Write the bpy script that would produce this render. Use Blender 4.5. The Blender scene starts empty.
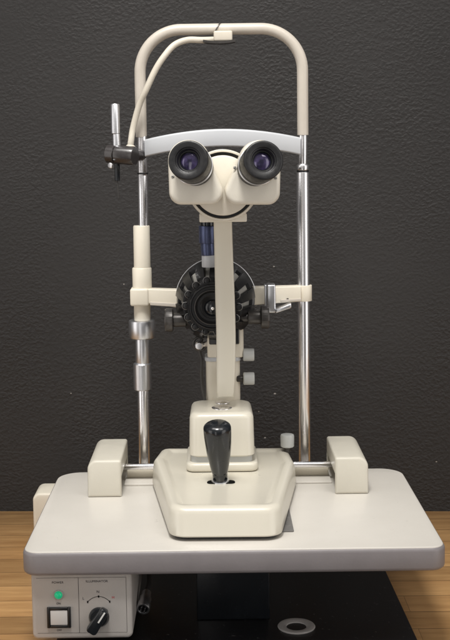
import bpy, bmesh, math, random
from math import radians, sin, cos, pi, sqrt
from mathutils import Vector, Matrix
random.seed(7)
S = bpy.context.scene
COL = S.collection

# ------------------------------------------------------------------ materials
def new_mat(name):
    m = bpy.data.materials.new(name); m.use_nodes = True
    nt = m.node_tree
    return m, nt, nt.nodes['Principled BSDF']
def nd(nt, t, **kw):
    n = nt.nodes.new(t)
    for k, v in kw.items():
        if k in n.inputs: n.inputs[k].default_value = v
        else: setattr(n, k, v)
    return n
def simple(name, col, rough=.4, metal=0, coat=0, var=.06, scale=25, bump=0, bscale=400, spec=.5, rvar=.12, stretch=(1, 1, 1)):
    """base colour mottled by noise, roughness smudged, fine bump"""
    m, nt, b = new_mat(name); L = nt.links
    tc = nd(nt, 'ShaderNodeTexCoord'); mp = nd(nt, 'ShaderNodeMapping'); mp.inputs['Scale'].default_value = stretch
    L.new(tc.outputs['Object'], mp.inputs[0])
    n1 = nd(nt, 'ShaderNodeTexNoise', Scale=scale, Detail=5.0, Roughness=.6); L.new(mp.outputs[0], n1.inputs['Vector'])
    r = nd(nt, 'ShaderNodeMapRange'); r.inputs['From Min'].default_value = .3; r.inputs['From Max'].default_value = .7
    r.inputs['To Min'].default_value = 1 - var; r.inputs['To Max'].default_value = 1 + var
    L.new(n1.outputs['Fac'], r.inputs['Value'])
    vm = nd(nt, 'ShaderNodeVectorMath', operation='SCALE'); vm.inputs[0].default_value = col[:3]
    L.new(r.outputs[0], vm.inputs['Scale']); L.new(vm.outputs[0], b.inputs['Base Color'])
    n2 = nd(nt, 'ShaderNodeTexNoise', Scale=scale * 3.1, Detail=6.0, Roughness=.7); L.new(mp.outputs[0], n2.inputs['Vector'])
    r2 = nd(nt, 'ShaderNodeMapRange'); r2.inputs['From Min'].default_value = .3; r2.inputs['From Max'].default_value = .7
    r2.inputs['To Min'].default_value = max(.02, rough * (1 - rvar * 2)); r2.inputs['To Max'].default_value = min(1, rough * (1 + rvar * 2))
    L.new(n2.outputs['Fac'], r2.inputs['Value']); L.new(r2.outputs[0], b.inputs['Roughness'])
    b.inputs['Metallic'].default_value = metal
    b.inputs['Coat Weight'].default_value = coat; b.inputs['Coat Roughness'].default_value = .08
    b.inputs['Specular IOR Level'].default_value = spec
    if bump:
        n3 = nd(nt, 'ShaderNodeTexNoise', Scale=bscale, Detail=3.0); L.new(tc.outputs['Object'], n3.inputs['Vector'])
        bp = nd(nt, 'ShaderNodeBump', Strength=bump, Distance=.001); L.new(n3.outputs['Fac'], bp.inputs['Height'])
        L.new(bp.outputs[0], b.inputs['Normal'])
    return m

M = {}
M['cream'] = simple('cream_enamel', (.655, .62, .53), .30, coat=.15, var=.02, scale=9, bump=.06, bscale=700, rvar=.05)
M['cream_prism'] = simple('cream_prism_paint', (.71, .67, .585), .42, var=.04, scale=20, bump=.12, bscale=800)
M['cream_cover'] = simple('cream_cover_plastic', (.61, .58, .50), .40, var=.03, scale=20, bump=.15, bscale=900)
M['cream_tube'] = simple('cream_tube_paint', (.53, .485, .425), .36, var=.05, scale=30, bump=.06)
M['ivory'] = simple('ivory_sleeve', (.73, .68, .575), .42, var=.03, bump=.05)
M['band'] = simple('white_band_plastic', (.50, .515, .54), .38, var=.02)
M['box'] = simple('box_plastic', (.47, .44, .415), .45, var=.05, scale=14, bump=.15, bscale=900)
M['edge'] = simple('edge_trim_vinyl', (.225, .207, .213), .42, var=.06, scale=22, bump=.1, bscale=300)
M['chrome'] = simple('polished_steel', (.92, .91, .93), .27, metal=1, var=.01, scale=12, rvar=.03, stretch=(1, 1, .15))
M['alu'] = simple('satin_aluminium', (.74, .75, .78), .34, metal=1, var=.02, scale=60, rvar=.06, stretch=(1, 1, 6))
M['black'] = simple('black_enamel', (.008, .008, .009), .34, coat=.12, var=.3, scale=60, bump=.1)
M['rubber'] = simple('black_rubber', (.007, .007, .008), .40, var=.1, scale=80, bump=.08, bscale=900)
M['gloss'] = simple('glossy_black_plastic', (.010, .012, .015), .2, coat=.25, var=.2, scale=30, rvar=.3)
M['graphite'] = simple('graphite_knob', (.07, .065, .062), .34, metal=.5, var=.15, scale=50)
M['brownblack'] = simple('dark_bronze_paint', (.035, .031, .031), .30, coat=.3, var=.08, scale=60)
M['blue'] = simple('blue_anodised', (.075, .09, .17), .33, metal=.6, var=.08, scale=60)
M['grey'] = simple('grey_inner', (.40, .39, .36), .5, var=.15, scale=70)
M['pad'] = simple('grey_slide_pad', (.17, .165, .16), .55, var=.18, scale=70, bump=.3, bscale=800)
M['greywhite'] = simple('grey_white_plastic', (.50, .51, .50), .45, var=.05, scale=60)
M['cord'] = simple('ivory_cord', (.58, .535, .455), .5, var=.04)
M['darkcord'] = simple('dark_cord', (.05, .047, .045), .5, var=.1)
M['ring'] = simple('pale_rubber_ring', (.46, .44, .43), .55, var=.1, scale=60)
M['tabglint'] = simple('tab_edge_glint_grey', (.20, .20, .20), .4, metal=.6)
M['void'] = simple('dark_opening', (.004, .004, .004), .9, spec=.1)
M['red'] = simple('red_print', (.55, .04, .05), .6)
M['print'] = simple('dark_print', (.06, .055, .06), .6)
M['whiteprint'] = simple('white_print', (.75, .75, .73), .5)
M['button'] = simple('button_plastic', (.62, .60, .585), .4, var=.03)

def lens_mat():
    m, nt, b = new_mat('coated_lens'); L = nt.links
    tc = nd(nt, 'ShaderNodeTexCoord')
    n = nd(nt, 'ShaderNodeTexNoise', Scale=110.0, Detail=2.0); L.new(tc.outputs['Object'], n.inputs['Vector'])
    cr = nd(nt, 'ShaderNodeValToRGB'); L.new(n.outputs['Fac'], cr.inputs[0])
    cr.color_ramp.elements[0].position = .35; cr.color_ramp.elements[0].color = (.010, .008, .03, 1)
    cr.color_ramp.elements[1].position = .68; cr.color_ramp.elements[1].color = (.075, .055, .15, 1)
    L.new(cr.outputs[0], b.inputs['Base Color'])
    b.inputs['Roughness'].default_value = .12; b.inputs['Metallic'].default_value = .35
    b.inputs['Coat Weight'].default_value = 1; b.inputs['Coat Roughness'].default_value = .02
    return m
M['lens'] = lens_mat()
def led_mat():
    m, nt, b = new_mat('green_led')
    b.inputs['Base Color'].default_value = (.01, .28, .13, 1); b.inputs['Roughness'].default_value = .15
    b.inputs['Emission Color'].default_value = (.01, .55, .24, 1); b.inputs['Emission Strength'].default_value = .42
    return m
M['led'] = led_mat()

def top_mat():
    """off-white laminate: faint smudges and dust"""
    m, nt, b = new_mat('laminate_top'); L = nt.links
    tc = nd(nt, 'ShaderNodeTexCoord')
    n = nd(nt, 'ShaderNodeTexNoise', Scale=9.0, Detail=6.0, Roughness=.65); L.new(tc.outputs['Object'], n.inputs['Vector'])
    cr = nd(nt, 'ShaderNodeValToRGB'); L.new(n.outputs['Fac'], cr.inputs[0])
    cr.color_ramp.elements[0].position = .3; cr.color_ramp.elements[0].color = (.63, .60, .55, 1)
    cr.color_ramp.elements[1].position = .72; cr.color_ramp.elements[1].color = (.68, .65, .60, 1)
    v = nd(nt, 'ShaderNodeTexNoise', Scale=260.0, Detail=2.0); L.new(tc.outputs['Object'], v.inputs['Vector'])
    r = nd(nt, 'ShaderNodeMapRange'); L.new(v.outputs['Fac'], r.inputs['Value'])
    r.inputs['From Min'].default_value = .70; r.inputs['From Max'].default_value = .78; r.inputs['To Min'].default_value = 0; r.inputs['To Max'].default_value = .35
    mx = nd(nt, 'ShaderNodeMix', data_type='RGBA'); L.new(r.outputs[0], mx.inputs['Factor']); L.new(cr.outputs[0], mx.inputs[6])
    mx.inputs[7].default_value = (.35, .30, .27, 1); L.new(mx.outputs[2], b.inputs['Base Color'])
    n2 = nd(nt, 'ShaderNodeTexNoise', Scale=14.0, Detail=8.0, Roughness=.7); L.new(tc.outputs['Object'], n2.inputs['Vector'])
    r2 = nd(nt, 'ShaderNodeMapRange'); L.new(n2.outputs['Fac'], r2.inputs['Value'])
    r2.inputs['To Min'].default_value = .20; r2.inputs['To Max'].default_value = .42; L.new(r2.outputs[0], b.inputs['Roughness'])
    bp = nd(nt, 'ShaderNodeBump', Strength=.04, Distance=.001); n3 = nd(nt, 'ShaderNodeTexNoise', Scale=500.0); L.new(tc.outputs['Object'], n3.inputs['Vector'])
    L.new(n3.outputs['Fac'], bp.inputs['Height']); L.new(bp.outputs[0], b.inputs['Normal'])
    return m
M['top'] = top_mat()

CHIPS = [(.101, .0662, .0020), (.0727, .0346, .0013), (.0832, -.0117, .0016), (.3794, -.055, .0014), (.1008, .2876, .0015), (-.1573, .2593, .0013), (-.2541, .0682, .0013)]
def wall_mat():
    """charcoal paint over orange-peel plaster, a few pale nicks"""
    m, nt, b = new_mat('charcoal_textured_paint'); L = nt.links
    tc = nd(nt, 'ShaderNodeTexCoord')
    n0 = nd(nt, 'ShaderNodeTexNoise', Scale=2.4, Detail=4.0); L.new(tc.outputs['Object'], n0.inputs['Vector'])
    cr = nd(nt, 'ShaderNodeValToRGB'); L.new(n0.outputs['Fac'], cr.inputs[0])
    cr.color_ramp.elements[0].position = .3; cr.color_ramp.elements[0].color = (.0225, .0212, .0210, 1)
    cr.color_ramp.elements[1].position = .7; cr.color_ramp.elements[1].color = (.031, .0293, .0290, 1)
    acc = None
    for (x, z, rad) in CHIPS:
        d = nd(nt, 'ShaderNodeVectorMath', operation='DISTANCE'); sc = nd(nt, 'ShaderNodeVectorMath', operation='MULTIPLY'); L.new(tc.outputs['Object'], sc.inputs[0]); sc.inputs[1].default_value = (1, 0, 1.5)
        L.new(sc.outputs[0], d.inputs[0]); d.inputs[1].default_value = (x, 0, z * 1.5)
        lt = nd(nt, 'ShaderNodeMath', operation='LESS_THAN'); lt.inputs[1].default_value = rad; L.new(d.outputs['Value'], lt.inputs[0])
        if acc is None: acc = lt
        else:
            m2 = nd(nt, 'ShaderNodeMath', operation='MAXIMUM'); L.new(acc.outputs[0], m2.inputs[0]); L.new(lt.outputs[0], m2.inputs[1]); acc = m2
    lt = acc
    mx = nd(nt, 'ShaderNodeMix', data_type='RGBA'); L.new(lt.outputs[0], mx.inputs['Factor']); L.new(cr.outputs[0], mx.inputs[6])
    mx.inputs[7].default_value = (.30, .28, .26, 1); L.new(mx.outputs[2], b.inputs['Base Color'])
    b.inputs['Roughness'].default_value = .46; b.inputs['Specular IOR Level'].default_value = .38
    mp = nd(nt, 'ShaderNodeMapping'); mp.inputs['Scale'].default_value = (1, 1, 1.25); L.new(tc.outputs['Object'], mp.inputs[0])
    w = nd(nt, 'ShaderNodeTexNoise', Scale=75.0, Detail=1.0); L.new(mp.outputs[0], w.inputs['Vector'])
    n1 = nd(nt, 'ShaderNodeTexNoise', Scale=175.0, Detail=1.6, Roughness=.45, Distortion=.1); L.new(mp.outputs[0], n1.inputs['Vector'])
    r = nd(nt, 'ShaderNodeMapRange', interpolation_type='SMOOTHSTEP'); L.new(n1.outputs['Fac'], r.inputs['Value'])
    r.inputs['From Min'].default_value = .36; r.inputs['From Max'].default_value = .70
    ad = nd(nt, 'ShaderNodeMath', operation='MULTIPLY_ADD'); L.new(w.outputs['Fac'], ad.inputs[0]); ad.inputs[1].default_value = 1.1; L.new(r.outputs[0], ad.inputs[2])
    pt = nd(nt, 'ShaderNodeTexNoise', Scale=7.0, Detail=3.0); L.new(tc.outputs['Object'], pt.inputs['Vector'])
    ps = nd(nt, 'ShaderNodeMapRange'); L.new(pt.outputs['Fac'], ps.inputs['Value']); ps.inputs['From Min'].default_value = .3; ps.inputs['From Max'].default_value = .7
    ps.inputs['To Min'].default_value = .22; ps.inputs['To Max'].default_value = .50
    rs = nd(nt, 'ShaderNodeMapRange'); L.new(pt.outputs['Fac'], rs.inputs['Value']); rs.inputs['From Min'].default_value = .3; rs.inputs['From Max'].default_value = .7
    rs.inputs['To Min'].default_value = .64; rs.inputs['To Max'].default_value = .52; L.new(rs.outputs[0], b.inputs['Roughness'])
    bp = nd(nt, 'ShaderNodeBump', Distance=.0013); L.new(ps.outputs[0], bp.inputs['Strength']); L.new(ad.outputs[0], bp.inputs['Height']); L.new(bp.outputs[0], b.inputs['Normal'])
    return m
M['wall'] = wall_mat()

def wood_mat():
    """butcher-block staves running left to right"""
    m, nt, b = new_mat('pine_butcher_block'); L = nt.links
    tc = nd(nt, 'ShaderNodeTexCoord'); sp = nd(nt, 'ShaderNodeSeparateXYZ'); L.new(tc.outputs['Object'], sp.inputs[0])
    def math_(op, a, bb=None, c=None):
        n = nd(nt, 'ShaderNodeMath', operation=op)
        for i, q in enumerate((a, bb, c)):
            if q is None: continue
            if isinstance(q, (int, float)): n.inputs[i].default_value = q
            else: L.new(q, n.inputs[i])
        return n.outputs[0]
    yy = math_('DIVIDE', sp.outputs['Y'], .056); row = math_('FLOOR', yy); fr = math_('FRACT', yy)
    wn = nd(nt, 'ShaderNodeTexWhiteNoise', noise_dimensions='1D'); L.new(row, wn.inputs['W'])
    xo = math_('ADD', math_('DIVIDE', sp.outputs['X'], 1.3), math_('MULTIPLY', wn.outputs['Value'], 7.3))
    seg = math_('FLOOR', xo); fx = math_('FRACT', xo)
    cx = nd(nt, 'ShaderNodeCombineXYZ'); L.new(row, cx.inputs[0]); L.new(seg, cx.inputs[1])
    w2 = nd(nt, 'ShaderNodeTexWhiteNoise', noise_dimensions='2D'); L.new(cx.outputs[0], w2.inputs['Vector'])
    c2 = nd(nt, 'ShaderNodeCombineXYZ'); L.new(math_('MULTIPLY', sp.outputs['X'], 5.0), c2.inputs[0])
    L.new(math_('MULTIPLY', sp.outputs['Y'], 38.0), c2.inputs[1]); L.new(math_('MULTIPLY', w2.outputs['Value'], 40.0), c2.inputs[2])
    g = nd(nt, 'ShaderNodeTexNoise', Scale=1.6, Detail=5.0, Roughness=.5, Distortion=.5); L.new(c2.outputs[0], g.inputs['Vector'])
    cr = nd(nt, 'ShaderNodeValToRGB'); L.new(g.outputs['Fac'], cr.inputs[0])
    e = cr.color_ramp.elements; e[0].position = .2; e[0].color = (.44, .225, .085, 1); e[1].position = .75; e[1].color = (.78, .465, .20, 1)
    tone = math_('MULTIPLY_ADD', w2.outputs['Value'], .42, .74)
    vm = nd(nt, 'ShaderNodeVectorMath', operation='SCALE'); L.new(cr.outputs[0], vm.inputs[0]); L.new(tone, vm.inputs['Scale'])
    # joints between staves
    j = math_('MAXIMUM', math_('GREATER_THAN', math_('ABSOLUTE', math_('SUBTRACT', fr, .5)), .482), math_('GREATER_THAN', math_('ABSOLUTE', math_('SUBTRACT', fx, .5)), .4997))
    mx = nd(nt, 'ShaderNodeMix', data_type='RGBA'); L.new(math_('MULTIPLY', j, .6), mx.inputs['Factor']); L.new(vm.outputs[0], mx.inputs[6]); mx.inputs[7].default_value = (.12, .055, .025, 1)
    L.new(mx.outputs[2], b.inputs['Base Color']); b.inputs['Roughness'].default_value = .38
    bp = nd(nt, 'ShaderNodeBump', Strength=.15, Distance=.001); L.new(g.outputs['Fac'], bp.inputs['Height']); L.new(bp.outputs[0], b.inputs['Normal'])
    return m
M['wood'] = wood_mat()

def board_mat():
    """scuffed black laminate with white dust and scratches"""
    m, nt, b = new_mat('scuffed_black_laminate'); L = nt.links
    tc = nd(nt, 'ShaderNodeTexCoord')
    v = nd(nt, 'ShaderNodeTexNoise', Scale=120.0, Detail=4.0, Roughness=.7); L.new(tc.outputs['Object'], v.inputs['Vector'])
    r = nd(nt, 'ShaderNodeMapRange'); L.new(v.outputs['Fac'], r.inputs['Value']); r.inputs['From Min'].default_value = .64; r.inputs['From Max'].default_value = .69
    r.inputs['To Max'].default_value = .6
    mp = nd(nt, 'ShaderNodeMapping'); mp.inputs['Scale'].default_value = (6, 90, 6); mp.inputs['Rotation'].default_value = (0, 0, .9); L.new(tc.outputs['Object'], mp.inputs[0])
    s = nd(nt, 'ShaderNodeTexNoise', Scale=3.0, Detail=3.0); L.new(mp.outputs[0], s.inputs['Vector'])
    r2 = nd(nt, 'ShaderNodeMapRange'); L.new(s.outputs['Fac'], r2.inputs['Value']); r2.inputs['From Min'].default_value = .69; r2.inputs['From Max'].default_value = .74; r2.inputs['To Max'].default_value = .22
    mxx = nd(nt, 'ShaderNodeMath', operation='MAXIMUM'); L.new(r.outputs[0], mxx.inputs[0]); L.new(r2.outputs[0], mxx.inputs[1])
    mx = nd(nt, 'ShaderNodeMix', data_type='RGBA'); L.new(mxx.outputs[0], mx.inputs['Factor']); mx.inputs[6].default_value = (.008, .008, .010, 1); mx.inputs[7].default_value = (.30, .295, .29, 1)
    L.new(mx.outputs[2], b.inputs['Base Color']); b.inputs['Roughness'].default_value = .32
    return m
M['board'] = board_mat()

# ------------------------------------------------------------------ mesh helpers (all coordinates in metres; z = 0 is the instrument table's top)
def box(x0, x1, y0, y1, z0, z1, bev=0, seg=3, edges=None):
    bm = bmesh.new(); bmesh.ops.create_cube(bm, size=1)
    for v in bm.verts:
        v.co = Vector(((x0 + x1) / 2 + v.co.x * (x1 - x0), (y0 + y1) / 2 + v.co.y * (y1 - y0), (z0 + z1) / 2 + v.co.z * (z1 - z0)))
    if bev:
        bmesh.ops.bevel(bm, geom=list(bm.edges), offset=bev, segments=seg, profile=.5, affect='EDGES', clamp_overlap=True)
    return bm
def frame_of(d):
    d = Vector(d).normalized(); up = Vector((0, 0, 1)) if abs(d.z) < .9 else Vector((1, 0, 0))
    u = d.cross(up).normalized(); v = u.cross(d).normalized()
    return d, u, v
def lathe(p0, d, prof, seg=48, cap=True, wob=None):
    """prof = [(t, r)] along direction d from p0"""
    p0 = Vector(p0); d, u, v = frame_of(d); bm = bmesh.new(); rings = []
    for t, r in prof:
        if r < 1e-6: rings.append([bm.verts.new(p0 + d * t)]); continue
        ring = []
        for i in range(seg):
            a = 2 * pi * i / seg; rr = r * (wob(a, t) if wob else 1)
            ring.append(bm.verts.new(p0 + d * t + u * rr * cos(a) + v * rr * sin(a)))
        rings.append(ring)
    for a, b in zip(rings, rings[1:]):
        if len(a) == 1 and len(b) == 1: continue
        if len(a) == 1:
            for i in range(seg): bm.faces.new((a[0], b[i], b[(i + 1) % seg]))
        elif len(b) == 1:
            for i in range(seg): bm.faces.new((a[i], a[(i + 1) % seg], b[0]))
        else:
            for i in range(seg): bm.faces.new((a[i], a[(i + 1) % seg], b[(i + 1) % seg], b[i]))
    if cap:
        if len(rings[0]) > 1: bm.faces.new(rings[0])
        if len(rings[-1]) > 1: bm.faces.new(rings[-1])
    bmesh.ops.recalc_face_normals(bm, faces=bm.faces)
    return bm
def rod(p0, p1, r, r1=None, ch=.0006, seg=40):
    p0 = Vector(p0); p1 = Vector(p1); L = (p1 - p0).length; r1 = r if r1 is None else r1
    ch = min(ch, r * .4, r1 * .4, L * .3)
    return lathe(p0, p1 - p0, [(0, r - ch), (ch * .3, r - ch * .3), (ch, r), (L - ch, r1), (L - ch * .3, r1 - ch * .3), (L, r1 - ch)], seg)
def smooth_path(pts, n=10):
    P = [Vector(p) for p in pts]; P = [2 * P[0] - P[1]] + P + [2 * P[-1] - P[-2]]; out = []
    for i in range(1, len(P) - 2):
        for k in range(n):
            t = k / n; a, b, c, d = P[i - 1:i + 3]
            out.append(.5 * ((2 * b) + (c - a) * t + (2 * a - 5 * b + 4 * c - d) * t * t + (3 * b - a - 3 * c + d) * t ** 3))
    out.append(P[-2]); return out
def tube(pts, r, seg=24):
    bm = bmesh.new(); pts = [Vector(p) for p in pts]; prev = None; rings = []
    for i, p in enumerate(pts):
        d = (pts[min(i + 1, len(pts) - 1)] - pts[max(i - 1, 0)]).normalized()
        if prev is None: _, u, v = frame_of(d)
        else: u = (prev - d * prev.dot(d)).normalized(); v = u.cross(d)
        prev = u
        rr = r(i / (len(pts) - 1)) if callable(r) else r
        rings.append([bm.verts.new(p + u * rr * cos(2 * pi * k / seg) + v * rr * sin(2 * pi * k / seg)) for k in range(seg)])
    for a, b in zip(rings, rings[1:]):
        for k in range(seg): bm.faces.new((a[k], a[(k + 1) % seg], b[(k + 1) % seg], b[k]))
    bm.faces.new(rings[0]); bm.faces.new(rings[-1]); bmesh.ops.recalc_face_normals(bm, faces=bm.faces)
    return bm
def fillet(poly, rad, n=7):
    """round each corner of a convex 2-D polygon; rad = number or list"""
    out = []; N = len(poly)
    for i in range(N):
        p = Vector(poly[i]); a = Vector(poly[i - 1]); b = Vector(poly[(i + 1) % N]); r = rad[i] if isinstance(rad, (list, tuple)) else rad
        da = (a - p); db = (b - p); la, lb = da.length, db.length; da.normalize(); db.normalize()
        ang = da.angle(db); t = min(r / math.tan(ang / 2), la * .45, lb * .45); r = t * math.tan(ang / 2)
        c = p + (da + db).normalized() * (r / sin(ang / 2)); s = p + da * t - c; e = p + db * t - c
        for k in range(n + 1):
            q = s.lerp(e, k / n)
            # spherical interpolation
            th = s.angle(e) if s.length > 1e-9 else 0
            if th > 1e-4: q = s * (sin((1 - k / n) * th) / sin(th)) + e * (sin(k / n * th) / sin(th))
            out.append((c.x + q.x, c.y + q.y))
    return out
def offset(poly, d):
    """inset a convex polygon by d (keeps the vertex count)"""
    N = len(poly); c = Vector((sum(p[0] for p in poly) / N, sum(p[1] for p in poly) / N)); L = []
    for i in range(N):
        a = Vector(poly[i]); b = Vector(poly[(i + 1) % N]); n = Vector((-(b - a).y, (b - a).x)).normalized()
        if n.dot(c - a) < 0: n = -n
        L.append((a + n * d, (b - a)))
    out = []
    for i in range(N):
        p, u = L[i - 1]; q, w = L[i]; den = u.x * w.y - u.y * w.x
        if abs(den) < 1e-12: out.append(tuple(q)); continue
        t = ((q - p).x * w.y - (q - p).y * w.x) / den; out.append(tuple(p + u * t))
    return out
def loft(rings, cap0=True, cap1=True):
    bm = bmesh.new(); R = [[bm.verts.new(p) for p in r] for r in rings]; n = len(R[0])
    for a, b in zip(R, R[1:]):
        for i in range(n): bm.faces.new((a[i], a[(i + 1) % n], b[(i + 1) % n], b[i]))
    if cap0: bm.faces.new(R[0])
    if cap1: bm.faces.new(R[-1])
    bmesh.ops.recalc_face_normals(bm, faces=bm.faces); return bm
def slab(poly, rad, z0, z1, bev=.003, axis='z', n=7, bev0=None):
    """rounded outline extruded with soft rims. axis z: outline in x,y; axis y: outline in x,z and z0/z1 are y"""
    bev0 = bev if bev0 is None else bev0
    def ring(ins, z):
        pp = fillet(offset(poly, ins) if ins else poly, [max(r - ins, .0006) for r in rad] if isinstance(rad, (list, tuple)) else max(rad - ins, .0006), n)
        return [(p[0], p[1], z) if axis == 'z' else ((p[0], z, p[1]) if axis == 'y' else (z, p[0], p[1])) for p in pp]
    s = 1 if z1 > z0 else -1; rings = []
    for k in range(4):
        a = k / 3 * pi / 2; rings.append(ring(bev0 * (1 - sin(a)), z0 + s * bev0 * (1 - cos(a))))
    for k in range(4):
        a = k / 3 * pi / 2; rings.append(ring(bev * (1 - cos(a)), z1 - s * bev * (1 - sin(a))))
    return loft(rings)
def hull(circles, n=48):
    """convex outline round several circles (x, z, r)"""
    pts = []
    for c in circles:
        for k in range(n): pts.append((c[0] + c[2] * cos(2 * pi * k / n), c[1] + c[2] * sin(2 * pi * k / n)))
    pts = sorted(set(pts))
    def half(P):
        h = []
        for p in P:
            while len(h) >= 2 and (h[-1][0] - h[-2][0]) * (p[1] - h[-2][1]) - (h[-1][1] - h[-2][1]) * (p[0] - h[-2][0]) <= 1e-12: h.pop()
            h.append(p)
        return h
    return half(pts)[:-1] + half(pts[::-1])[:-1]
def ringloft(outline_fn, levels, axis='y'):
    return loft([[(p[0], y, p[1]) for p in outline_fn(ins)] for ins, y in levels])
def text(s, x, z, y, size, align='CENTER'):
    cu = bpy.data.curves.new('lettering', 'FONT'); cu.body = s; cu.size = size; cu.align_x = align; cu.align_y = 'CENTER'; cu.extrude = .00008; cu.space_character = 1.08
    o = bpy.data.objects.new('lettering', cu); COL.objects.link(o); bpy.context.view_layer.update()
    me = bpy.data.meshes.new_from_object(o); bm = bmesh.new(); bm.from_mesh(me)
    bmesh.ops.transform(bm, matrix=Matrix.Translation((x, y, z)) @ Matrix.Rotation(pi / 2, 4, 'X'), verts=bm.verts)
    bpy.data.objects.remove(o); bpy.data.meshes.remove(me); return bm

ROOTLOC = {}
def wloc(o):
    return ROOTLOC.get(o.name, Vector((0, 0, 0)))
def thing(name, label, cat, loc, group=None):
    o = bpy.data.objects.new(name, None); COL.objects.link(o); o.location = loc; o.empty_display_size = .05
    o['label'] = label; o['category'] = cat
    if group: o['group'] = group
    ROOTLOC[o.name] = Vector(loc); return o
def obj(name, bms, m, parent=None, origin=None, angle=38, label=None):
    """merge shapes into ONE mesh object; its origin sits at the middle of its base unless given"""
    if not isinstance(bms, (list, tuple)): bms = [bms]
    me = bpy.data.meshes.new(name); tot = bmesh.new()
    for b in bms:
        t = bpy.data.meshes.new('tmp'); b.to_mesh(t); tot.from_mesh(t); b.free(); bpy.data.meshes.remove(t)
    xs = [v.co.x for v in tot.verts]; ys = [v.co.y for v in tot.verts]; zs = [v.co.z for v in tot.verts]
    O = Vector(origin) if origin else Vector(((min(xs) + max(xs)) / 2, (min(ys) + max(ys)) / 2, min(zs)))
    for v in tot.verts: v.co -= O
    tot.to_mesh(me); tot.free()
    for p in me.polygons: p.use_smooth = True
    me.set_sharp_from_angle(angle=radians(angle)); me.materials.append(m)
    o = bpy.data.objects.new(name, me); COL.objects.link(o)
    if parent: o.parent = parent; o.location = O - wloc(parent)
    else: o.location = O
    ROOTLOC[o.name] = O
    if label: o['label'] = label
    return o
def tag(o, label, cat, group=None):
    o['label'] = label; o['category'] = cat
    if group: o['group'] = group
    return o
def xform(bm, mat):
    bmesh.ops.transform(bm, matrix=mat, verts=bm.verts); return bm
def about(p, axis, ang):
    return Matrix.Translation(p) @ Matrix.Rotation(ang, 4, axis) @ Matrix.Translation(-Vector(p))

# ================================================================== setting
DESK = -.143
o = obj('wall', xform(box(-2.2, 2.2, 0, .12, DESK - .02, 1.9), Matrix.Translation((0, 1.963, 0)) @ Matrix.Rotation(radians(-2.4), 4, 'Z')), M['wall'], origin=(0, 0, 0)); o['kind'] = 'structure'
o = obj('wooden_counter', box(-1.6, 1.6, 1.12, 1.955, DESK - .04, DESK, .002), M['wood'], origin=(0, 0, 0))
xform_pts = None
for v in o.data.vertices:                                   # the counter's back edge follows the wall
    if v.co.y > 1.5: v.co.y = 1.9625 + v.co.x * math.tan(radians(-2.4)) - .0005
tag(o, 'pine butcher-block counter top carrying the whole instrument in front of the black wall', 'counter')

# ================================================================== things on the counter
bd = obj('base_board', slab([(-.215, 1.16), (.256, 1.16), (.2465, 1.66), (-.205, 1.66)], .006, DESK, -.135, .0015), M['board'])
tag(bd, 'scuffed black board lying on the wooden counter beneath the instrument table', 'board')
rg = obj('rubber_ring', lathe((.1005, 1.448, -.135), (0, 0, 1), [(0, .0130), (0, .0240), (.0010, .0246), (.0022, .0238), (.0026, .0215), (.0022, .0165), (.0012, .0135), (0, .0130)], 56, cap=False), M['ring'])
tag(rg, 'pale grey ring with a hole lying flat on the black board', 'ring')
wb = thing('plastic_case', 'rounded white plastic case on the counter behind the left edge of the table', 'case', (-.24, 1.83, DESK))
obj('case_body', slab([(-.298, 0 + DESK), (-.20, DESK), (-.20, -.058), (-.298, -.058)], [.003, .003, .012, .012], 1.80, 1.86, .004, axis='y'), M['ivory'], wb)
for x in (-.292, -.218): obj('foot', rod((x, 1.83, DESK - .003), (x, 1.83, DESK + .001), .006), M['rubber'], wb)
# cable plug by the power unit
pl = thing('cable_plug', 'round metal cable plug with a dark pin face beside the power unit', 'plug', (-.101, 1.455, -.12))
a0 = Vector((-.1000, 1.448, -.1085)); dd = Vector((.10, 1, .30)).normalized()
obj('shell', lathe(a0, dd, [(.002, .0062), (0, .0068), (0, .0082), (.001, .0088), (.010, .0088), (.011, .0080), (.022, .0080), (.024, .0066), (.034, .0060), (.036, .0045)], 36, cap=False), M['alu'], pl)
obj('pin_face', lathe(a0 + dd * .0018, dd, [(0, 0), (0, .0064), (.004, .0064)], 30, cap=False), M['black'], pl)
_, uu, vv = frame_of(dd)
obj('pin', [rod(a0 + dd * .002 + uu * .0033 * cos(t) + vv * .0033 * sin(t), a0 - dd * .0006 + uu * .0033 * cos(t) + vv * .0033 * sin(t), .0008) for t in (.4, 2.0, 3.6, 5.2)], M['chrome'], pl)
obj('cord', tube(smooth_path([a0 + dd * .034, a0 + dd * .06, (-.10, 1.54, -.075), (-.12, 1.60, -.050), (-.14, 1.64, -.0325)]), .0036), M['darkcord'], pl)

# ================================================================== instrument table
tb = thing('instrument_table', 'off-white slit-lamp table top with rounded corners and grey-mauve edge trim', 'table', (.0185, 1.54, -.135))
TP = [(-.2425, 1.3635), (.2805, 1.3635), (.2805, 1.719), (-.2425, 1.719)]
obj('edge_trim', slab(TP, [.020, .020, .036, .036], -.0305, -.0006, .0050, n=10), M['edge'], tb)
obj('tabletop', slab(offset(TP, .0022), [.018, .018, .034, .034], -.020, .0, .0012, n=10), M['top'], tb)
obj('support_column', [box(-.0300, .0670, 1.474, 1.60, -.1350, -.0305, .0015)], M['gloss'], tb)
obj('slide_pad', slab([(-.050, 1.427), (.0965, 1.427), (.0965, 1.60), (-.050, 1.60)], .002, .0, .0026, .0006), M['pad'], tb)
obj('rail_plate', box(-.137, .167, 1.640, 1.706, .0, .0030, .0010), M['top'], tb)
obj('toothed_rail', [box(-.135, .165, 1.672, 1.694, .0030, .0185, .0012)], M['ivory'], tb)
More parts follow.
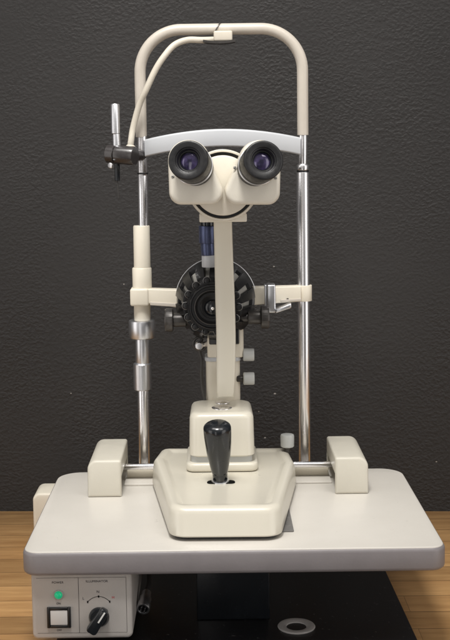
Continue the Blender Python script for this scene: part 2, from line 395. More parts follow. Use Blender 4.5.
for (x0, x1, ro) in ((-.1845, -.1365, 'L'), (.1665, .2135, 'R')):
    pr = [(x0, 0), (x1, 0), (x1, .0520), (x0, .0520)]
    rr = [.0012, .0012, .0035, .0130] if ro == 'L' else [.0012, .0012, .0140, .0035]
    bm = slab(pr, rr, 1.5865, 1.716, .0035, axis='y', n=8)
    # the front of the cover leans back a little and its top front edge is rounder
    for v in bm.verts:
        if v.co.y < 1.60 and v.co.z > .01: v.co.y += .005 * (v.co.z / .05) ** 2
    rc_ = obj('rail_cover', bm, M['cream_cover'], tb)
    # the inner side is open below for the axle and the rail
    cx0, cx1 = (x0 + .006, x1 + .02) if ro == 'L' else (x0 - .02, x1 - .006)
    ct = obj('cutter', box(cx0, cx1, 1.5925, 1.7125, -.02, .0285), M['cream_cover'])
    for ob in (rc_, ct): ob.data.update()
    bo = rc_.modifiers.new('cut', 'BOOLEAN'); bo.object = ct; bo.operation = 'DIFFERENCE'; bo.solver = 'EXACT'
    par, rc_.parent, loc0 = rc_.parent, None, rc_.location.copy(); rc_.location = loc0 + wloc(par)
    bpy.context.view_layer.update(); me2 = bpy.data.meshes.new_from_object(rc_.evaluated_get(bpy.context.evaluated_depsgraph_get()))
    rc_.modifiers.clear(); rc_.data = me2; rc_.parent = par; rc_.location = loc0; me2.name = 'rail_cover'
    for p_ in me2.polygons: p_.use_smooth = True
    me2.set_sharp_from_angle(angle=radians(38)); bpy.data.objects.remove(ct)

# ================================================================== power unit under the table
pb = thing('power_unit', 'off-white control unit under the table with lit green lamp, square switch and pointer knob', 'power unit', (-.171, 1.45, -.118))
FY = 1.380
obj('housing', slab([(-.2335, -.1175), (-.1085, -.1175), (-.1085, -.0308), (-.2335, -.0308)], [.007, .007, .0015, .0015], FY, 1.60, .0035, axis='y'), M['box'], pb)
sw = obj('power_switch', box(-.2105, -.1890, FY - .0024, FY + .001, -.0985, -.0795, .0008), M['button'], pb)
obj('switch_frame', [box(-.2145, -.2108, FY - .0030, FY + .001, -.1022, -.0757, .0006), box(-.1887, -.1850, FY - .0030, FY + .001, -.1022, -.0757, .0006),
                     box(-.2107, -.1888, FY - .0029, FY + .001, -.0792, -.0758, .0006), box(-.2107, -.1888, FY - .0029, FY + .001, -.1021, -.0988, .0006)], M['black'], sw)
ld = obj('indicator_lamp', lathe((-.1998, FY, -.0602), (0, -1, 0), [(-.001, .0050), (.0015, .0050), (.0032, .0040), (.0042, .0022), (.0045, 0)], 32), M['led'], pb)
obj('bezel', lathe((-.1998, FY, -.0602), (0, -1, 0), [(-.001, .0064), (.0008, .0064), (.0013, .0058), (.0013, .0051), (-.001, .0051)], 32, cap=False), M['grey'], ld)
kc = Vector((-.1500, FY, -.0895))
kn = obj('selector_knob', [lathe(kc, (0, -1, 0), [(0, .0128), (.0015, .0128), (.0035, .0118), (.0055, .0104)], 44),
      xform(slab([(kc.x - .0072, kc.z - .0185), (kc.x + .0072, kc.z - .0185), (kc.x + .0056, kc.z + .0165), (kc.x - .0056, kc.z + .0165)], .0040, FY - .0052, FY - .0150, .0016, axis='y'), about(kc, 'Y', radians(33)))], M['gloss'], pb)
obj('pointer_line', xform(box(kc.x + .0000, kc.x + .0020, FY - .0153, FY - .0149, kc.z - .001, kc.z + .0145), about(kc, 'Y', radians(33))), M['whiteprint'], kn)
for s, x, z, sz in (('POWER', -.2005, -.0445, .0040), ('ILLUMINATOR', -.1518, -.0435, .0040), ('ON', -.2000, -.0715, .0034), ('OFF', -.2000, -.1060, .0034), ('N', -.1507, -.0570, .0046), ('L', -.1690, -.0655, .0046)):
    obj('lettering', text(s, x, z, FY - .0002, sz), M['print'], pb)
obj('lettering', text('H', -.1320, -.0645, FY - .0002, .0046), M['red'], pb, label='red printed letter H')
arc = [(kc.x + .0205 * sin(t), kc.z + .0265 * cos(t)) for t in [radians(-42 + 84 * k / 20) for k in range(21)]]
def ribbon(pts, w, y):
    P = [Vector((p[0], y, p[1])) for p in pts]; r0 = []; r1 = []
    for i, p in enumerate(P):
        d = (P[min(i + 1, len(P) - 1)] - P[max(i - 1, 0)]).normalized(); n = Vector((-d.z, 0, d.x)) * w / 2; r0.append(p + n); r1.append(p - n)
    bm = bmesh.new(); A = [bm.verts.new(p) for p in r0]; B = [bm.verts.new(p) for p in r1]
    for i in range(len(A) - 1): bm.faces.new((A[i], A[i + 1], B[i + 1], B[i]))
    bmesh.ops.solidify(bm, geom=bm.faces[:], thickness=.00015); return bm
tri = lambda p, a: ribbon([(p[0] + .0014 * cos(a), p[1] + .0014 * sin(a)), (p[0] - .0014 * cos(a), p[1] - .0014 * sin(a))], .0016, FY - .0003)
obj('printed_scale', [ribbon(arc, .0006, FY - .0003), tri(arc[0], 1.6), tri(arc[-1], 1.6), tri(arc[10], pi / 2)], M['print'], pb)
obj('printed_border', [ribbon([(-.1748, -.0385), (-.1748, -.1095)], .0004, FY - .0003), ribbon([(-.2270, -.0385), (-.1155, -.0385)], .0003, FY - .0003),
      ribbon([(-.2270, -.1095), (-.1155, -.1095)], .0003, FY - .0003), ribbon([(-.1155, -.0385), (-.1155, -.1095)], .0003, FY - .0003)], M['print'], pb)

# ================================================================== chin-rest frame
cf = thing('chin_rest_frame', 'tall steel chin-rest frame with cream top hoop behind the microscope', 'chin rest', (.013, 1.731, -.03))
PY = 1.731
xl = lambda z: -.1062 - (.51 - z) * .0140 if z < .51 else -.1062
arch = []
rc = .062; zt = .6650
A0 = (-.1075, PY, .5075); cxl, cxr = -.1075, .1340
arch = [(cxl, PY, .5078), (cxl, PY, .55)]
for k in range(0, 19):
    t = k / 18 * pi / 2; arch.append((cxl + rc * (1 - cos(t)), PY, zt - rc + rc * sin(t)))
for k in range(1, 8): arch.append((cxl + rc + (cxr - cxl - 2 * rc) * k / 8, PY, zt))
for k in range(0, 19):
    t = k / 18 * pi / 2; arch.append((cxr - rc + rc * sin(t), PY, zt - rc + rc * cos(t)))
arch += [(cxr, PY, .55), (cxr, PY, .5078)]
obj('top_hoop', tube(arch, .0084, 28), M['cream_tube'], cf)
p = obj('post', [rod((-.1066, PY, .450), (-.1062, PY, .5095), .0077), rod((-.1068, PY, .30), (-.1066, PY, .4525), .0077), rod((-.1125, PY, -.03), (-.1118, PY, .170), .0091),
                 rod((-.1112, PY, .20), (-.1115, PY, .33), .0080)], M['chrome'], cf)
obj('black_band', rod((-.1066, PY, .4523), (-.1066, PY, .4550), .0081), M['black'], p)
p = obj('post', [rod((.1336, PY, .463), (.1340, PY, .5095), .0070), lathe((.1336, PY, .4555), (0, 0, 1), [(0, .0089), (.0008, .0093), (.0066, .0093), (.0078, .0088), (.0095, .0072)], 40), rod((.1342, PY, -.03), (.1336, PY, .4524), .0096)], M['chrome'], cf)
obj('black_band', rod((.1336, PY, .4525), (.1336, PY, .4555), .0090), M['black'], p)
for x in (-.1125, .1335): obj('mounting_bracket', box(x - .022, x + .022, 1.700, 1.748, -.050, -.031, .002), M['alu'], cf)
# sleeve stack on the left post
obj('height_sleeve', [lathe((-.1100, PY, .3110), (0, 0, 1), [(0, .0126), (.0630, .0124), (.0644, .0116), (.0644, .0082)], 44), lathe((-.1106, PY, .2760), (0, 0, 1), [(0, .0146), (.0345, .0146), (.0358, .0136), (.0358, .0124)], 44),
                      rod((-.1113, PY, .2300), (-.1112, PY, .2800), .0126)], M['ivory'], cf)
obj('adjusting_ring', lathe((-.1118, PY - .001, .2040), (0, 0, 1), [(0, .0180), (.0010, .0196), (.0022, .0203), (.0255, .0203), (.0272, .0196), (.0282, .0178), (.0282, .012)], 56), M['alu'], cf)
obj('lower_sleeve', [rod((-.1120, PY, .1640), (-.1118, PY, .2042), .0112)], M['alu'], cf)
obj('knurled_collar', lathe((-.1130, PY, .1240), (0, 0, 1), [(0, .0120), (.0012, .0134), (.0400, .0136), (.0412, .0126), (.0412, .0112)], 90, wob=lambda a, t: 1 + .008 * sin(30 * a)), M['alu'], cf)
# horizontal chin-rest bar (profile y-z, swept along x)
def bar(x0, x1, z0a, z1a, z0b, z1b, y0, y1, bev=.0015):
    bm = box(x0, x1, y0, y1, 0, 1)
    for v in bm.verts:
        t = (v.co.x - x0) / (x1 - x0); lo = z0a + (z0b - z0a) * t; hi = z1a + (z1b - z1a) * t
        v.co.z = hi if v.co.z > .5 else lo
    bmesh.ops.bevel(bm, geom=list(bm.edges), offset=bev, segments=3, profile=.5, affect='EDGES'); return bm
cb = obj('chin_bar', [bar(-.1280, -.100, .2555, .2815, .2555, .2815, PY - .020, PY + .016, .003), bar(-.106, -.056, .2600, .2812, .2520, .2790, PY - .018, PY + .004), box(-.056, .060, PY - .012, PY + .004, .258, .278, .001),
                bar(.056, .1290, .2545, .2812, .2590, .2822, PY - .018, PY + .004), rod((.1340, PY, .258), (.1340, PY, .282), .0125)], M['ivory'], cf)
for b_ in (bar(-.098, -.0575, .2568, .2618, .2535, .2590, PY - .0205, PY - .0175, .0007), bar(.098, .1290, .2585, .2625, .2600, .2640, PY - .0195, PY - .0175, .0006)): obj('bar_lip', b_, M['cream_tube'], cb)
obj('locking_hole', lathe((.1085, PY - .0184, .2625), (0, -1, 0), [(0, .0020), (.0006, .0020)], 20), M['black'], cb)
cl = obj('bar_clamp', [box(.0770, .0900, PY - .030, PY - .004, .2440, .2865, .0022), box(.0735, .0768, PY - .026, PY - .006, .250, .2855, .001)], M['alu'], cf)
lv = bar(.0895, .1130, .2440, .2500, .2520, .2590, PY - .036, PY - .014, .0018)
obj('clamp_lever', lv, M['alu'], cl)
# forehead band: bows towards the examiner and rises in the middle
rings = []
for k in range(25):
    u = -1 + 2 * k / 24; x = .0137 + .1155 * u; zt_ = .5178 - .0138 * abs(u) ** 1.9; y = PY - .010 - .022 * (1 - u * u); hh = .0128
    n = Vector((.36 * u * .4, -1, 0)).normalized(); rr = []
    for (a, b) in ((-.0020, -hh + .0015), (-.0024, -hh + .003), (-.0024, hh - .003), (-.0018, hh - .0012), (0, hh), (.0018, hh - .0012), (.0024, hh - .003), (.0024, -hh + .003), (.0018, -hh + .0012), (0, -hh)):
        rr.append(Vector((x, y, zt_ - hh)) - n * a + Vector((0, 0, b)))
    rings.append(rr)
obj('forehead_band', loft(rings), M['band'], cf)

# ================================================================== fixation lamp on the left post, with its cord
fl = thing('fixation_lamp', 'small dark fixation lamp with grey handle and ivory cord on the left post', 'lamp', (-.135, 1.70, .42))
ax0 = Vector((-.1560, 1.7080, .4838)); ax1 = Vector((-.1145, 1.6905, .4800)); ad = (ax1 - ax0).normalized(); LL = (ax1 - ax0).length
obj('clamp_barrel', [lathe(ax0, ad, [(0, .0122), (.0012, .0136), (.0125, .0136), (.0132, .0128), (.0132, .0112), (.0146, .0112), (.0146, .0128), (.0153, .0138), (LL - .0012, .0138), (LL, .0130), (LL, 0)], 52)], M['brownblack'], fl)
obj('post_clip', rod((-.120, 1.700, .4805), (-.107, 1.731, .4805), .0085), M['brownblack'], fl)
obj('thumb_screw', lathe((-.1510, 1.692, .4668), (-.15, -1, -.1), [(0, .0042), (.003, .0042), (.0045, .0030), (.0048, 0)], 28), M['chrome'], fl)
obj('handle', [lathe((-.1436, 1.7045, .5125), (0, 0, 1), [(0, .0058), (.001, .0067), (.0425, .0067), (.0438, .0058), (.0440, .0035), (.0440, 0)], 36)], M['alu'], fl)
obj('arm_rod', rod((-.1422, 1.7045, .4700), (-.1428, 1.7045, .5126), .0058), M['alu'], fl)
obj('lower_socket', rod((-.1424, 1.7040, .4436), (-.1422, 1.7040, .4725), .0040), M['gloss'], fl)
obj('needle', lathe((-.1412, 1.7040, .4180), (-.001, 0, .0265), [(0, .0003), (.002, .0008), (.0265, .0008)], 14), M['darkcord'], fl)
cy = 1.706
pts = [(-.1222, cy - .004, .4935), (-.1210, cy - .004, .502), (-.1175, cy, .5225), (-.1078, cy - .003, .5545), (-.0970, cy - .008, .5762), (-.0830, cy - .008, .6045), (-.0700, cy - .006, .6240), (-.0550, cy, .6405), (-.0360, cy + .006, .6480), (-.0140, 1.716, .6480), (.012, 1.722, .6490)]
cd = obj('cord', tube(smooth_path(pts, 8), .0046, 20), M['cord'], fl)
obj('cord_grommet', lathe((-.1224, cy - .004, .4905), (.02, 0, 1), [(0, .0075), (.0036, .0075), (.0046, .0062), (.0060, .0048)], 30), M['cord'], fl)
cp = obj('cord_clip', box(.0025, .0300, 1.706, 1.729, .6455, .6605, .0025), M['cord'], fl)
rings = []
for k in range(13):
    u = -1 + 2 * k / 12; x = .0105 + .0235 * u; z = .6420 + .0022 * u * u
    rings.append([(x, 1.705, z), (x, 1.728, z), (x, 1.728, z + .0034), (x, 1.705, z + .0034)])
obj('clip_plate', loft(rings), M['graphite'], cp)
loop = [Vector((.0055 + .0075 * sin(t), PY + .0103 * cos(t), .6620 + .0135 * sin(t))) for t in [2 * pi * k / 40 for k in range(41)]]
obj('cable_tie', tube(loop, .0009, 8), M['graphite'], fl)

# ================================================================== the microscope itself
ms = thing('slit_lamp_microscope', 'cream binocular slit-lamp microscope with black joystick on a sliding base', 'microscope', (.0095, 1.56, .003))
# sliding base
BP = [(-.0935, 1.700), (-.0950, 1.632), (-.0600, 1.395), (.0783, 1.393), (.1132, 1.622), (.1125, 1.697)]
BR = [.012, .02, .024, .024, .02, .012]
TPp = [(-.0820, 1.700), (-.0930, 1.640), (-.0609, 1.406), (.0784, 1.404), (.1105, 1.612), (.1035, 1.694)]
def bl(a, b, t): return [(p[0] * (1 - t) + q[0] * t, p[1] * (1 - t) + q[1] * t) for p, q in zip(a, b)]
rr = []
for t, ins, z in ((0, .004, .0050), (0, .0008, .0058), (0, 0, .0075), (.35, 0, .0200), (.70, 0, .0325), (.78, .0006, .0360), (.85, .0020, .0388), (.93, .0042, .0405), (1, .0065, .0412), (1, .0125, .0412), (1, .0145, .0402), (1, .0175, .0384), (1, .0205, .0378)):
    P = offset(bl(BP, TPp, t), ins) if ins else bl(BP, TPp, t)
    rr.append([(p[0], p[1], z) for p in fillet(P, [max(r - ins, .004) for r in BR], 8)])
obj('sliding_base', loft(rr), M['cream'], ms)
obj('base_gap_shade', slab(offset(BP, .006), .014, .0027, .0056, .0005), M['rubber'], ms)  # black slab stands in for the shadow gap under the base
obj('axle', [rod((-.150, 1.662, .0228), (.180, 1.662, .0228), .0044)], M['chrome'], ms)
# joystick
J0 = Vector((.0036, 1.5265, .0385)); J1 = Vector((.0002, 1.5100, .1185)); jd = (J1 - J0).normalized()
jy = obj('joystick', lathe(J0, jd, [(t_ * 1.07, r_) for t_, r_ in ((.000, .0086), (.002, .0100), (.012, .0104), (.0132, .0105), (.0138, .0110), (.0150, .0114), (.021, .0126), (.027, .0139), (.036, .0156), (.045, .0169), (.055, .0178), (.064, .0184), (.0715, .0187), (.0745, .0187), (.0765, .0184), (.0785, .0172), (.0805, .0145), (.0820, .0110), (.0830, .0065), (.0833, 0))], 56), M['gloss'], ms)
obj('joystick_collar', lathe(J0 - jd * .001, jd, [(0, .0118), (.0018, .0122), (.0036, .0116), (.0044, .0098)], 44), M['alu'], jy)
obj('joystick_opening', slab([(-.0155, 1.5170), (.0245, 1.5170), (.0225, 1.5330), (-.0135, 1.5330)], .0070, .0370, .0386, .0003), M['void'], ms)
# pedestal
obj('pedestal_flange', slab([(-.0440, 1.5720), (.0570, 1.5720), (.0570, 1.680), (-.0440, 1.680)], .012, .0385, .0505, .0035), M['cream'], ms)
obj('pedestal_neck', slab([(-.0370, 1.5800), (.0490, 1.5800), (.0490, 1.672), (-.0370, 1.672)], .008, .0500, .0600, .0004), M['greywhite'], ms)
def pedestal(z0, z1):
    b0 = [(-.0395, 1.5750), (.0525, 1.5750), (.0525, 1.678), (-.0395, 1.678)]; b1 = [(-.0385, 1.5775), (.0515, 1.5775), (.0500, 1.672), (-.0370, 1.672)]
    rs = []
    for t, ins, z in ((0, .002, z0), (0, 0, z0 + .002), (.5, 0, (z0 + z1) / 2), (.92, 0, z1 - .008), (.95, .0010, z1 - .0048), (.98, .0032, z1 - .0018), (1, .0065, z1 - .0003), (1, .0100, z1)):
        P = offset(bl(b0, b1, t), ins) if ins else bl(b0, b1, t); rs.append([(p[0], p[1], z) for p in fillet(P, .013, 9)])
    return loft(rs)
obj('pedestal_block', pedestal(.0592, .1210), M['cream'], ms)
obj('cap_screw', lathe((.0072, 1.6130, .1206), (0, 0, 1), [(0, .0148), (.0010, .0146), (.0024, .0120), (.0032, .0070), (.0034, 0)], 44), M['chrome'], ms)
obj('cap_screw', lathe((.0085, 1.6480, .1206), (0, 0, 1), [(0, .0108), (.0010, .0106), (.0022, .0085), (.0028, .0045), (.0030, 0)], 40), M['chrome'], ms)
# rear column
obj('rear_column', [slab([(-.0155, 1.664), (.0350, 1.664), (.0350, 1.700), (-.0155, 1.700)], .010, .1190, .1795, .001), slab([(-.0128, 1.660), (.0405, 1.660), (.0405, 1.702), (-.0128, 1.702)], .006, .1845, .228, .0025)], M['ivory'], ms)
obj('column_collar', slab([(-.0168, 1.660), (.0362, 1.660), (.0362, 1.703), (-.0168, 1.703)], .010, .1790, .1850, .001), M['band'], ms)
for zc in (.1873, .1518):
    k = obj('adjusting_knob', lathe((.0395, 1.668, zc), (1, 0, 0), [(0, .0078), (.0012, .0092), (.0150, .0092), (.0164, .0084), (.0164, 0)], 60, wob=lambda a, t: 1 + .012 * sin(20 * a)), M['greywhite'], ms)
    obj('knob_spindle', rod((.030, 1.668, zc), (.040, 1.668, zc), .0048), M['graphite'], k)
k = obj('base_lock_knob', lathe((.1040, 1.671, .0475), (0, 0, 1), [(0, .0085), (.0012, .0100), (.0165, .0102), (.0185, .0094), (.0190, .0080), (.0190, 0)], 60, wob=lambda a, t: 1 + .008 * sin(24 * a)), M['greywhite'], ms)
obj('knob_spindle', rod((.1040, 1.671, .0405), (.1040, 1.671, .0478), .0058), M['graphite'], k)
# microscope arm in front: (y_front, z, x_centre, half width)
armp = [(1.634, .1350, .0124, .0100), (1.622, .1342, .0124, .0112), (1.613, .1352, .0125, .0120), (1.607, .1385, .0126, .0124), (1.6045, .1450, .0128, .0127), (1.6035, .16, .0132, .0132), (1.602, .18, .0137, .0136), (1.601, .205, .0142, .0137), (1.600, .23, .0143, .0137), (1.598, .255, .0140, .0137), (1.596, .28, .0135, .0137), (1.593, .305, .0131, .0134), (1.590, .33, .0126, .0131), (1.584, .36, .0121, .0128), (1.577, .38, .0117, .0127), (1.573, .3925, .0116, .0126)]
rings = []
for (y, z, xc, hw) in armp:
    dp = .024 if z > .138 else .024 + (1.604 - y); c = .0032
    rings.append([(xc - hw + c, y, z), (xc + hw - c, y, z), (xc + hw - c * .45, y + c * .15, z), (xc + hw - c * .13, y + c * .5, z), (xc + hw, y + c, z), (xc + hw, y + dp, z), (xc - hw, y + dp, z), (xc - hw, y + c, z), (xc - hw + c * .13, y + c * .5, z), (xc - hw + c * .45, y + c * .15, z)])
obj('microscope_arm', [loft(rings), box(.002, .023, 1.622, 1.666, .140, .172, .002)], M['cream'], ms)
# head: round mount, plate, dark optics drum behind
hc = Vector((.0122, 0, .4392))
obj('optics_drum', [lathe((hc.x, 1.602, hc.z), (0, 1, 0), [(0, .0475), (.001, .0490), (.062, .0490), (.066, .046), (.068, 0)], 64)], M['black'], ms)
mr = obj('mount_ring', [lathe((hc.x, 1.604, hc.z), (0, -1, 0), [(0, .0460), (0, .0478), (.002, .0488), (.040, .0488), (.0425, .0476), (.0425, .0455), (.034, .0448), (.004, .0446)], 80, cap=False)], M['cream_prism'], ms)
obj('mount_plate', slab([(-.0205, .3890), (.0445, .3890), (.0445, .4005), (-.0205, .4005)], .0018, 1.5700, 1.604, .0015, axis='y'), M['cream_prism'], ms)
obj('dark_groove', lathe((hc.x, 1.5740, hc.z), (0, -1, 0), [(0, .0450), (.006, .0450), (.006, .0390), (0, .0390)], 72, cap=False), M['black'], mr)
obj('head_disc', lathe((hc.x, 1.598, hc.z), (0, -1, 0), [(0, .0408), (.0380, .0408), (.0400, .0402), (.0410, .0385), (.0412, 0)], 80), M['cream_prism'], ms)
def prism_housing(circles, name='prism_housing'):
    def out(ins): return hull([(c[0], c[1], c[2] - ins) for c in circles])
    N = 120
    def resample(P):
        L = [0]; Q = P + [P[0]]
        for a, b in zip(Q, Q[1:]): L.append(L[-1] + math.dist(a, b))
        r = []; i = 0
        for k in range(N):
            s = L[-1] * k / N
            while L[i + 1] < s: i += 1
            t = (s - L[i]) / max(L[i + 1] - L[i], 1e-9); r.append((Q[i][0] + (Q[i + 1][0] - Q[i][0]) * t, Q[i][1] + (Q[i + 1][1] - Q[i][1]) * t))
        return r
    def start(P):                                            # all rings start at the same side
        i = max(range(len(P)), key=lambda q: P[q][0]); return P[i:] + P[:i]
    rs = []
    for ins, y in ((.003, 1.5530), (.0008, 1.5520), (0, 1.5500), (0, 1.5020), (.0006, 1.4990), (.0020, 1.4965), (.0040, 1.4952), (.0065, 1.4948)):
        rs.append([(p[0], y, p[1]) for p in resample(start(out(ins)))])
    return loft(rs)
HL = obj('prism_housing', prism_housing([(-.0322, .4737, .0270), (-.0424, .4328, .0160), (-.0043, .4324, .0160)]), M['cream_prism'], ms)
HR = obj('prism_housing', prism_housing([(.0603, .4722, .0270), (.0700, .4312, .0160), (.0303, .4318, .0160)]), M['cream_prism'], ms)
def scr(x, z, par, r=.0022):
    b = [lathe((x, 1.4950, z), (0, -1, 0), [(-.001, r), (.0003, r), (.0006, r * .8), (.0006, 0)], 22)]
    s = obj('screw', b, M['grey'], par); a = random.uniform(0, 3)
    obj('screw_slot', xform(box(x - r * .75, x + r * .75, 1.4941, 1.4945, z - .0003, z + .0003), about(Vector((x, 1.4942, z)), 'Y', a)), M['black'], par)
for (x, z, par) in ((-.0022, .4645, HL), (-.0530, .4535, HL), (.0274, .4640, HR), (.0800, .4500, HR)):
    scr(x, z, par)
def eyepiece(A, B):
    A = Vector(A); B = Vector(B); d = (B - A).normalized(); L = (B - A).length
    e = obj('eyepiece', lathe(A - d * .004, d, [(0, .0235), (.0165, .0240), (.0170, .0236), (.0180, .0215), (.0185, .0240), (.0200, .0246), (.0225, .0246), (.0235, .0240)], 72), M['rubber'], ms)
    obj('metal_ring', lathe(A + d * .0125, d, [(0, .0200), (0, .0250), (.0005, .0254), (.0022, .0254), (.0027, .0250), (.0040, .0200)], 72, cap=False), M['alu'], e)
    c = obj('eyecup', lathe(A, d, [(.0185, .0170), (.0185, .0238), (.0195, .0247), (.0225, .0250), (.0240, .0243), (.0252, .0250), (.0300, .0252), (L - .0020, .0253), (L - .0008, .0250), (L, .0240), (L + .0001, .0225), (L - .0004, .0175), (L - .0007, .0168), (L - .0022, .0162), (L - .0026, .0150), (L - .0060, .0136), (L - .0072, .0132), (L - .0074, .0122), (L - .0105, .0116)], 80, cap=False), M['rubber'], e)
    obj('lens', lathe(A + d * (L - .0112), d, [(0, .0120), (.0010, .0117), (.0022, .0090), (.0030, .0050), (.0033, 0)], 56), M['lens'], e)
    obj('lens_ring', lathe(A + d * (L - .0108), d, [(.0006, .0122), (.0022, .0118), (.0024, .0110), (.0012, .0106)], 56, cap=False), M['gloss'], e)
eyepiece((-.0240, 1.4950, .4650), (-.0318, 1.4440, .4752))
eyepiece((.0540, 1.4950, .4636), (.0626, 1.4440, .4738))

# blue lamp cylinder above the slotted housing
ly = 1.6450
lc = obj('lamp_cylinder', [rod((-.0098, ly, .3545), (-.0096, ly, .3795), .0128), rod((-.0090, ly, .3370), (-.0096, ly, .3550), .0108)], M['blue'], ms)
obj('lamp_cap', [rod((-.0096, ly, .3793), (-.0096, ly, .3890), .0112)], M['gloss'], lc)
obj('lamp_socket', [rod((-.0085, ly, .3200), (-.0085, ly, .3375), .0104)], M['band'], lc)
obj('lamp_mount', [box(-.020, .024, 1.625, 1.665, .3885, .4050, .002), rod((.008, 1.655, .31), (.008, 1.655, .39), .008)], M['black'], ms)

# slotted round housing (cage) facing the examiner
C0 = Vector((.0006, 1.672, .2688)); C1 = Vector((-.0050, 1.6205, .2655)); R0, R1 = .0568, .0345
ZZ = 1.035
def cage_pt(a, t, lift=0):
    c = C0.lerp(C1, t); r = R0 + (R1 - R0) * (max(t, 0) ** 1.25) + lift
    return c + Vector((r * cos(a), 0, r * sin(a) * (ZZ + (1 - ZZ) * t)))
def patch(a0, a1, t0, t1, lift, thick, na=6, nt=6):
    bm = bmesh.new(); G = [[bm.verts.new(cage_pt(a0 + (a1 - a0) * i / na, t0 + (t1 - t0) * j / nt, lift)) for j in range(nt + 1)] for i in range(na + 1)]
    H = [[bm.verts.new(cage_pt(a0 + (a1 - a0) * i / na, t0 + (t1 - t0) * j / nt, lift - thick)) for j in range(nt + 1)] for i in range(na + 1)]
    for i in range(na):
        for j in range(nt):
            bm.faces.new((G[i][j], G[i + 1][j], G[i + 1][j + 1], G[i][j + 1])); bm.faces.new((H[i][j], H[i][j + 1], H[i + 1][j + 1], H[i + 1][j]))
    for i in range(na):
        bm.faces.new((G[i][0], H[i][0], H[i + 1][0], G[i + 1][0])); bm.faces.new((G[i][nt], G[i + 1][nt], H[i + 1][nt], H[i][nt]))
    for j in range(nt):
        bm.faces.new((G[0][j], G[0][j + 1], H[0][j + 1], H[0][j])); bm.faces.new((G[na][j], H[na][j], H[na][j + 1], G[na][j + 1]))
    bmesh.ops.recalc_face_normals(bm, faces=bm.faces); return bm
NS = 14
inner = obj('housing_core', [patch(0, 2 * pi, .0, .97, -.0050, .002, 72, 6)], M['grey'], ms)
shell = [patch(0, 2 * pi, .0, .17, 0, .005, 72, 2), patch(0, 2 * pi, .84, 1.0, .0006, .004, 72, 2)]
for k in range(NS):
    a = 2 * pi * k / NS + .19; w = 2 * pi / NS
    shell.append(patch(a - w * .33, a + w * .33, .15, .86, 0, .004, 4, 6)); shell.append(patch(a - w * .29, a + w * .29, .10, .80, .0030, .0034, 4, 6))
obj('slotted_housing', shell + [lathe((.0006, 1.672, .2688), (0, 1, 0), [(0, .0565), (.004, .0575), (.022, .0540), (.030, .040), (.030, 0)], 72, cap=False)], M['black'], ms)
obj('metal_rim', tube([cage_pt(radians(14 + 152 * k / 60), -.03, .0022) for k in range(61)], .0007, 8), M['alu'], ms)
tabs = []
for k in range(NS):
    a = 2 * pi * (k + .5) / NS + .19; c = cage_pt(a, .93, .0012)
    tabs.append(lathe(c + Vector((0, .004, 0)), (0, -1, 0), [(0, .0046), (.0060, .0046), (.0078, .0034), (.0082, 0)], 20))
obj('slot_tabs', tabs, M['black'], ms)
tr = []
for k in range(NS):
    a = 2 * pi * (k + .5) / NS + .19; c = cage_pt(a, .93, .0012) + Vector((0, -.0005, 0)); q = math.atan2(sin(a), cos(a))
    tr.append(tube([c + Vector((.0052 * cos(q + t), 0, .0052 * sin(q + t))) for t in [radians(-110 + 220 * i / 16) for i in range(17)]], .00055, 6))
obj('tab_glints', tr, M['tabglint'], ms)  # thin grey tubes imitate the glint along the tab edges
lb = C1 + Vector((0, -.004, 0))
br = obj('lens_barrel', lathe(lb + Vector((0, .012, 0)), (0, -1, 0), [(0, .0335), (.010, .0330), (.0135, .0318), (.0140, .0300), (.0120, .0290), (.0120, .0255), (.0150, .0250), (.0155, .0235), (.0130, .0225), (.0090, .0205), (.0090, .0170), (.0075, .0165), (.0060, .0125), (.0060, 0)], 80, cap=False), M['black'], ms)
obj('barrel_ring', lathe(lb + Vector((0, .001, 0)), (0, -1, 0), [(.0035, .0252), (.0047, .0249), (.0050, .0242), (.0040, .0236)], 72, cap=False), M['graphite'], br)
obj('front_lens', lathe(lb + Vector((.001, .0062, -.002)), (0, -1, 0), [(0, .0125), (.0020, .0110), (.0040, .0060), (.0046, 0)], 40), M['gloss'], br)
obj('lens_highlight_dot', lathe(lb + Vector((.001, .003, -.002)), (0, -1, 0), [(0, .0024), (.0030, .0022), (.0040, .0010), (.0041, 0)], 24), M['chrome'], br)  # chrome dot placed as the highlight on the front lens
for s, (x0, x1, zc) in ((-1, (-.0615, -.0735, .2427)), (1, (.0655, .0780, .2452))):
    k = obj('slit_knob', lathe((x0, 1.652, zc), (s, 0, 0), [(0, .0150), (.0010, .0166), (.0100, .0168), (.0118, .0158), (.0122, .0120), (.0122, 0)], 72, wob=lambda a, t: 1 + .012 * sin(26 * a)), M['graphite'], ms)
    obj('knob_spindle', [rod((x0 - s * .0185, 1.652, zc), (x0 + s * .001, 1.652, zc), .0100), rod((x0 - s * .035, 1.652, zc), (x0 - s * .018, 1.652, zc), .0070)], M['graphite'], k)
# pivot screw and lead below the housing
obj('pivot_screw', [lathe((-.0250, 1.668, .2020), (0, -1, 0), [(0, .0062), (.004, .0062), (.0058, .0048), (.0062, 0)], 32), rod((-.025, 1.668, .202), (-.010, 1.675, .204), .004)], M['chrome'], ms)
obj('pivot_guard', tube([Vector((-.0235 + .0098 * cos(t), 1.672, .2040 + .0098 * sin(t))) for t in [pi * .30 + 1.5 * pi * k / 24 for k in range(25)]], .0021, 10), M['graphite'], ms)
obj('lamp_lead', tube(smooth_path([(-.0200, 1.676, .2120), (-.0245, 1.674, .1960), (-.0215, 1.670, .1800), (-.0222, 1.668, .1600), (-.0208, 1.668, .1380), (-.0170, 1.666, .1190)]), .0024, 14), M['darkcord'], ms)
obj('column_bracket', [box(-.010, .034, 1.655, 1.685, .205, .235, .002), rod((.012, 1.69, .10), (.012, 1.69, .44), .009)], M['black'], ms)

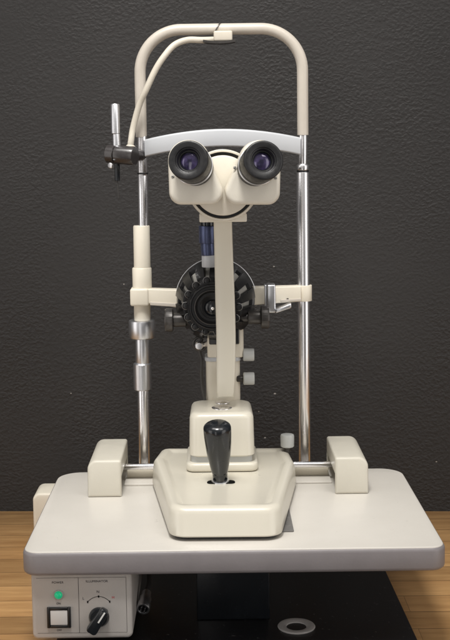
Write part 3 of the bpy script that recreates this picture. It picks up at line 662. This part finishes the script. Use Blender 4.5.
# ================================================================== camera
cam = bpy.data.cameras.new('camera'); co = bpy.data.objects.new('camera', cam); COL.objects.link(co)
cam.sensor_fit = 'VERTICAL'; cam.sensor_height = 24; cam.sensor_width = 24; cam.lens = 1150 / 640 * 24
cam.shift_x = 10 / 640; cam.shift_y = -49 / 640; cam.clip_end = 50; cam.clip_start = .05
co.matrix_world = Matrix.Translation((0, 0, .487)) @ Matrix.Rotation(radians(84), 4, 'X') @ Matrix.Rotation(radians(-.75), 4, 'Z')
S.camera = co

# ================================================================== light: ceiling panels, an added spot and the dim room
def area(name, loc, target, sx, sy, power, col):
    l = bpy.data.lights.new(name, 'AREA'); l.shape = 'RECTANGLE'; l.size = sx; l.size_y = sy; l.energy = power; l.color = col
    o = bpy.data.objects.new(name, l); COL.objects.link(o); o.location = loc
    o.rotation_euler = (Vector(target) - Vector(loc)).to_track_quat('-Z', 'Y').to_euler(); return o
area('ceiling_lamp', (-.40, .95, 1.95), (0, 1.65, .1), 1.2, .6, 14, (1, .975, .94))
sl = bpy.data.lights.new('added_falloff_spot', 'SPOT'); sl.energy = 200; sl.spot_size = radians(35); sl.spot_blend = 1; sl.shadow_soft_size = .28; sl.color = (1, .975, .93)  # added spot: pools light mid-frame so the corners fall darker
so = bpy.data.objects.new('added_falloff_spot', sl); COL.objects.link(so); so.location = (-.14, .52, 2.45); so.rotation_euler = (Vector((-.01, 1.72, .22)) - so.location).to_track_quat('-Z', 'Y').to_euler()
area('ceiling_lamp', (.75, .75, 2.0), (.1, 1.6, .1), .6, 1.0, 9, (1, .965, .92))
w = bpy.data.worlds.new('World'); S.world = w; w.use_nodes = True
# the unseen room: dim walls, a paler ceiling, bright bands added behind the camera for the chrome to reflect
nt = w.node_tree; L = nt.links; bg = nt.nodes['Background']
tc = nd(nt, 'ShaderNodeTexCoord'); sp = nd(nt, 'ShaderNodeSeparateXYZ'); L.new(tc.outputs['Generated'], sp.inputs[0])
def mth(op, a, b=None, c=None):
    n = nd(nt, 'ShaderNodeMath', operation=op)
    for i, q in enumerate((a, b, c)):
        if q is None: continue
        if isinstance(q, (int, float)): n.inputs[i].default_value = q
        else: L.new(q, n.inputs[i])
    return n.outputs[0]
def sstep(v, a, b, lo=0, hi=1):
    n = nd(nt, 'ShaderNodeMapRange', interpolation_type='SMOOTHSTEP'); L.new(v, n.inputs['Value'])
    for k, q in (('From Min', a), ('From Max', b), ('To Min', lo), ('To Max', hi)): n.inputs[k].default_value = q
    return n.outputs[0]
az = mth('ARCTAN2', sp.outputs['X'], mth('MULTIPLY', sp.outputs['Y'], -1)); el = sp.outputs['Z']
def bright_band(c, hw, e0, e1, power):
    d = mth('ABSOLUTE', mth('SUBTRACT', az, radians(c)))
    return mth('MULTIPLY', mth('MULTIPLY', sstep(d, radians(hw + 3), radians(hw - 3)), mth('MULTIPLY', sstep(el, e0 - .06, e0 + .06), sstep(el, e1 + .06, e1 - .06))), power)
tot = mth('ADD', sstep(el, -.5, .8, .07, .34), mth('ADD', bright_band(54, 15, -.6, .50, 1.7), mth('ADD', bright_band(-60, 14, -.6, .50, 1.6), bright_band(-14, 5, -.6, .30, 1.6))))
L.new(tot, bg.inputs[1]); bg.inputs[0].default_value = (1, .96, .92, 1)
S.view_settings.view_transform = 'Standard'; S.view_settings.look = 'None'; S.view_settings.exposure = 0; S.view_settings.gamma = 1
S.render.resolution_x = 720; S.render.resolution_y = 1024
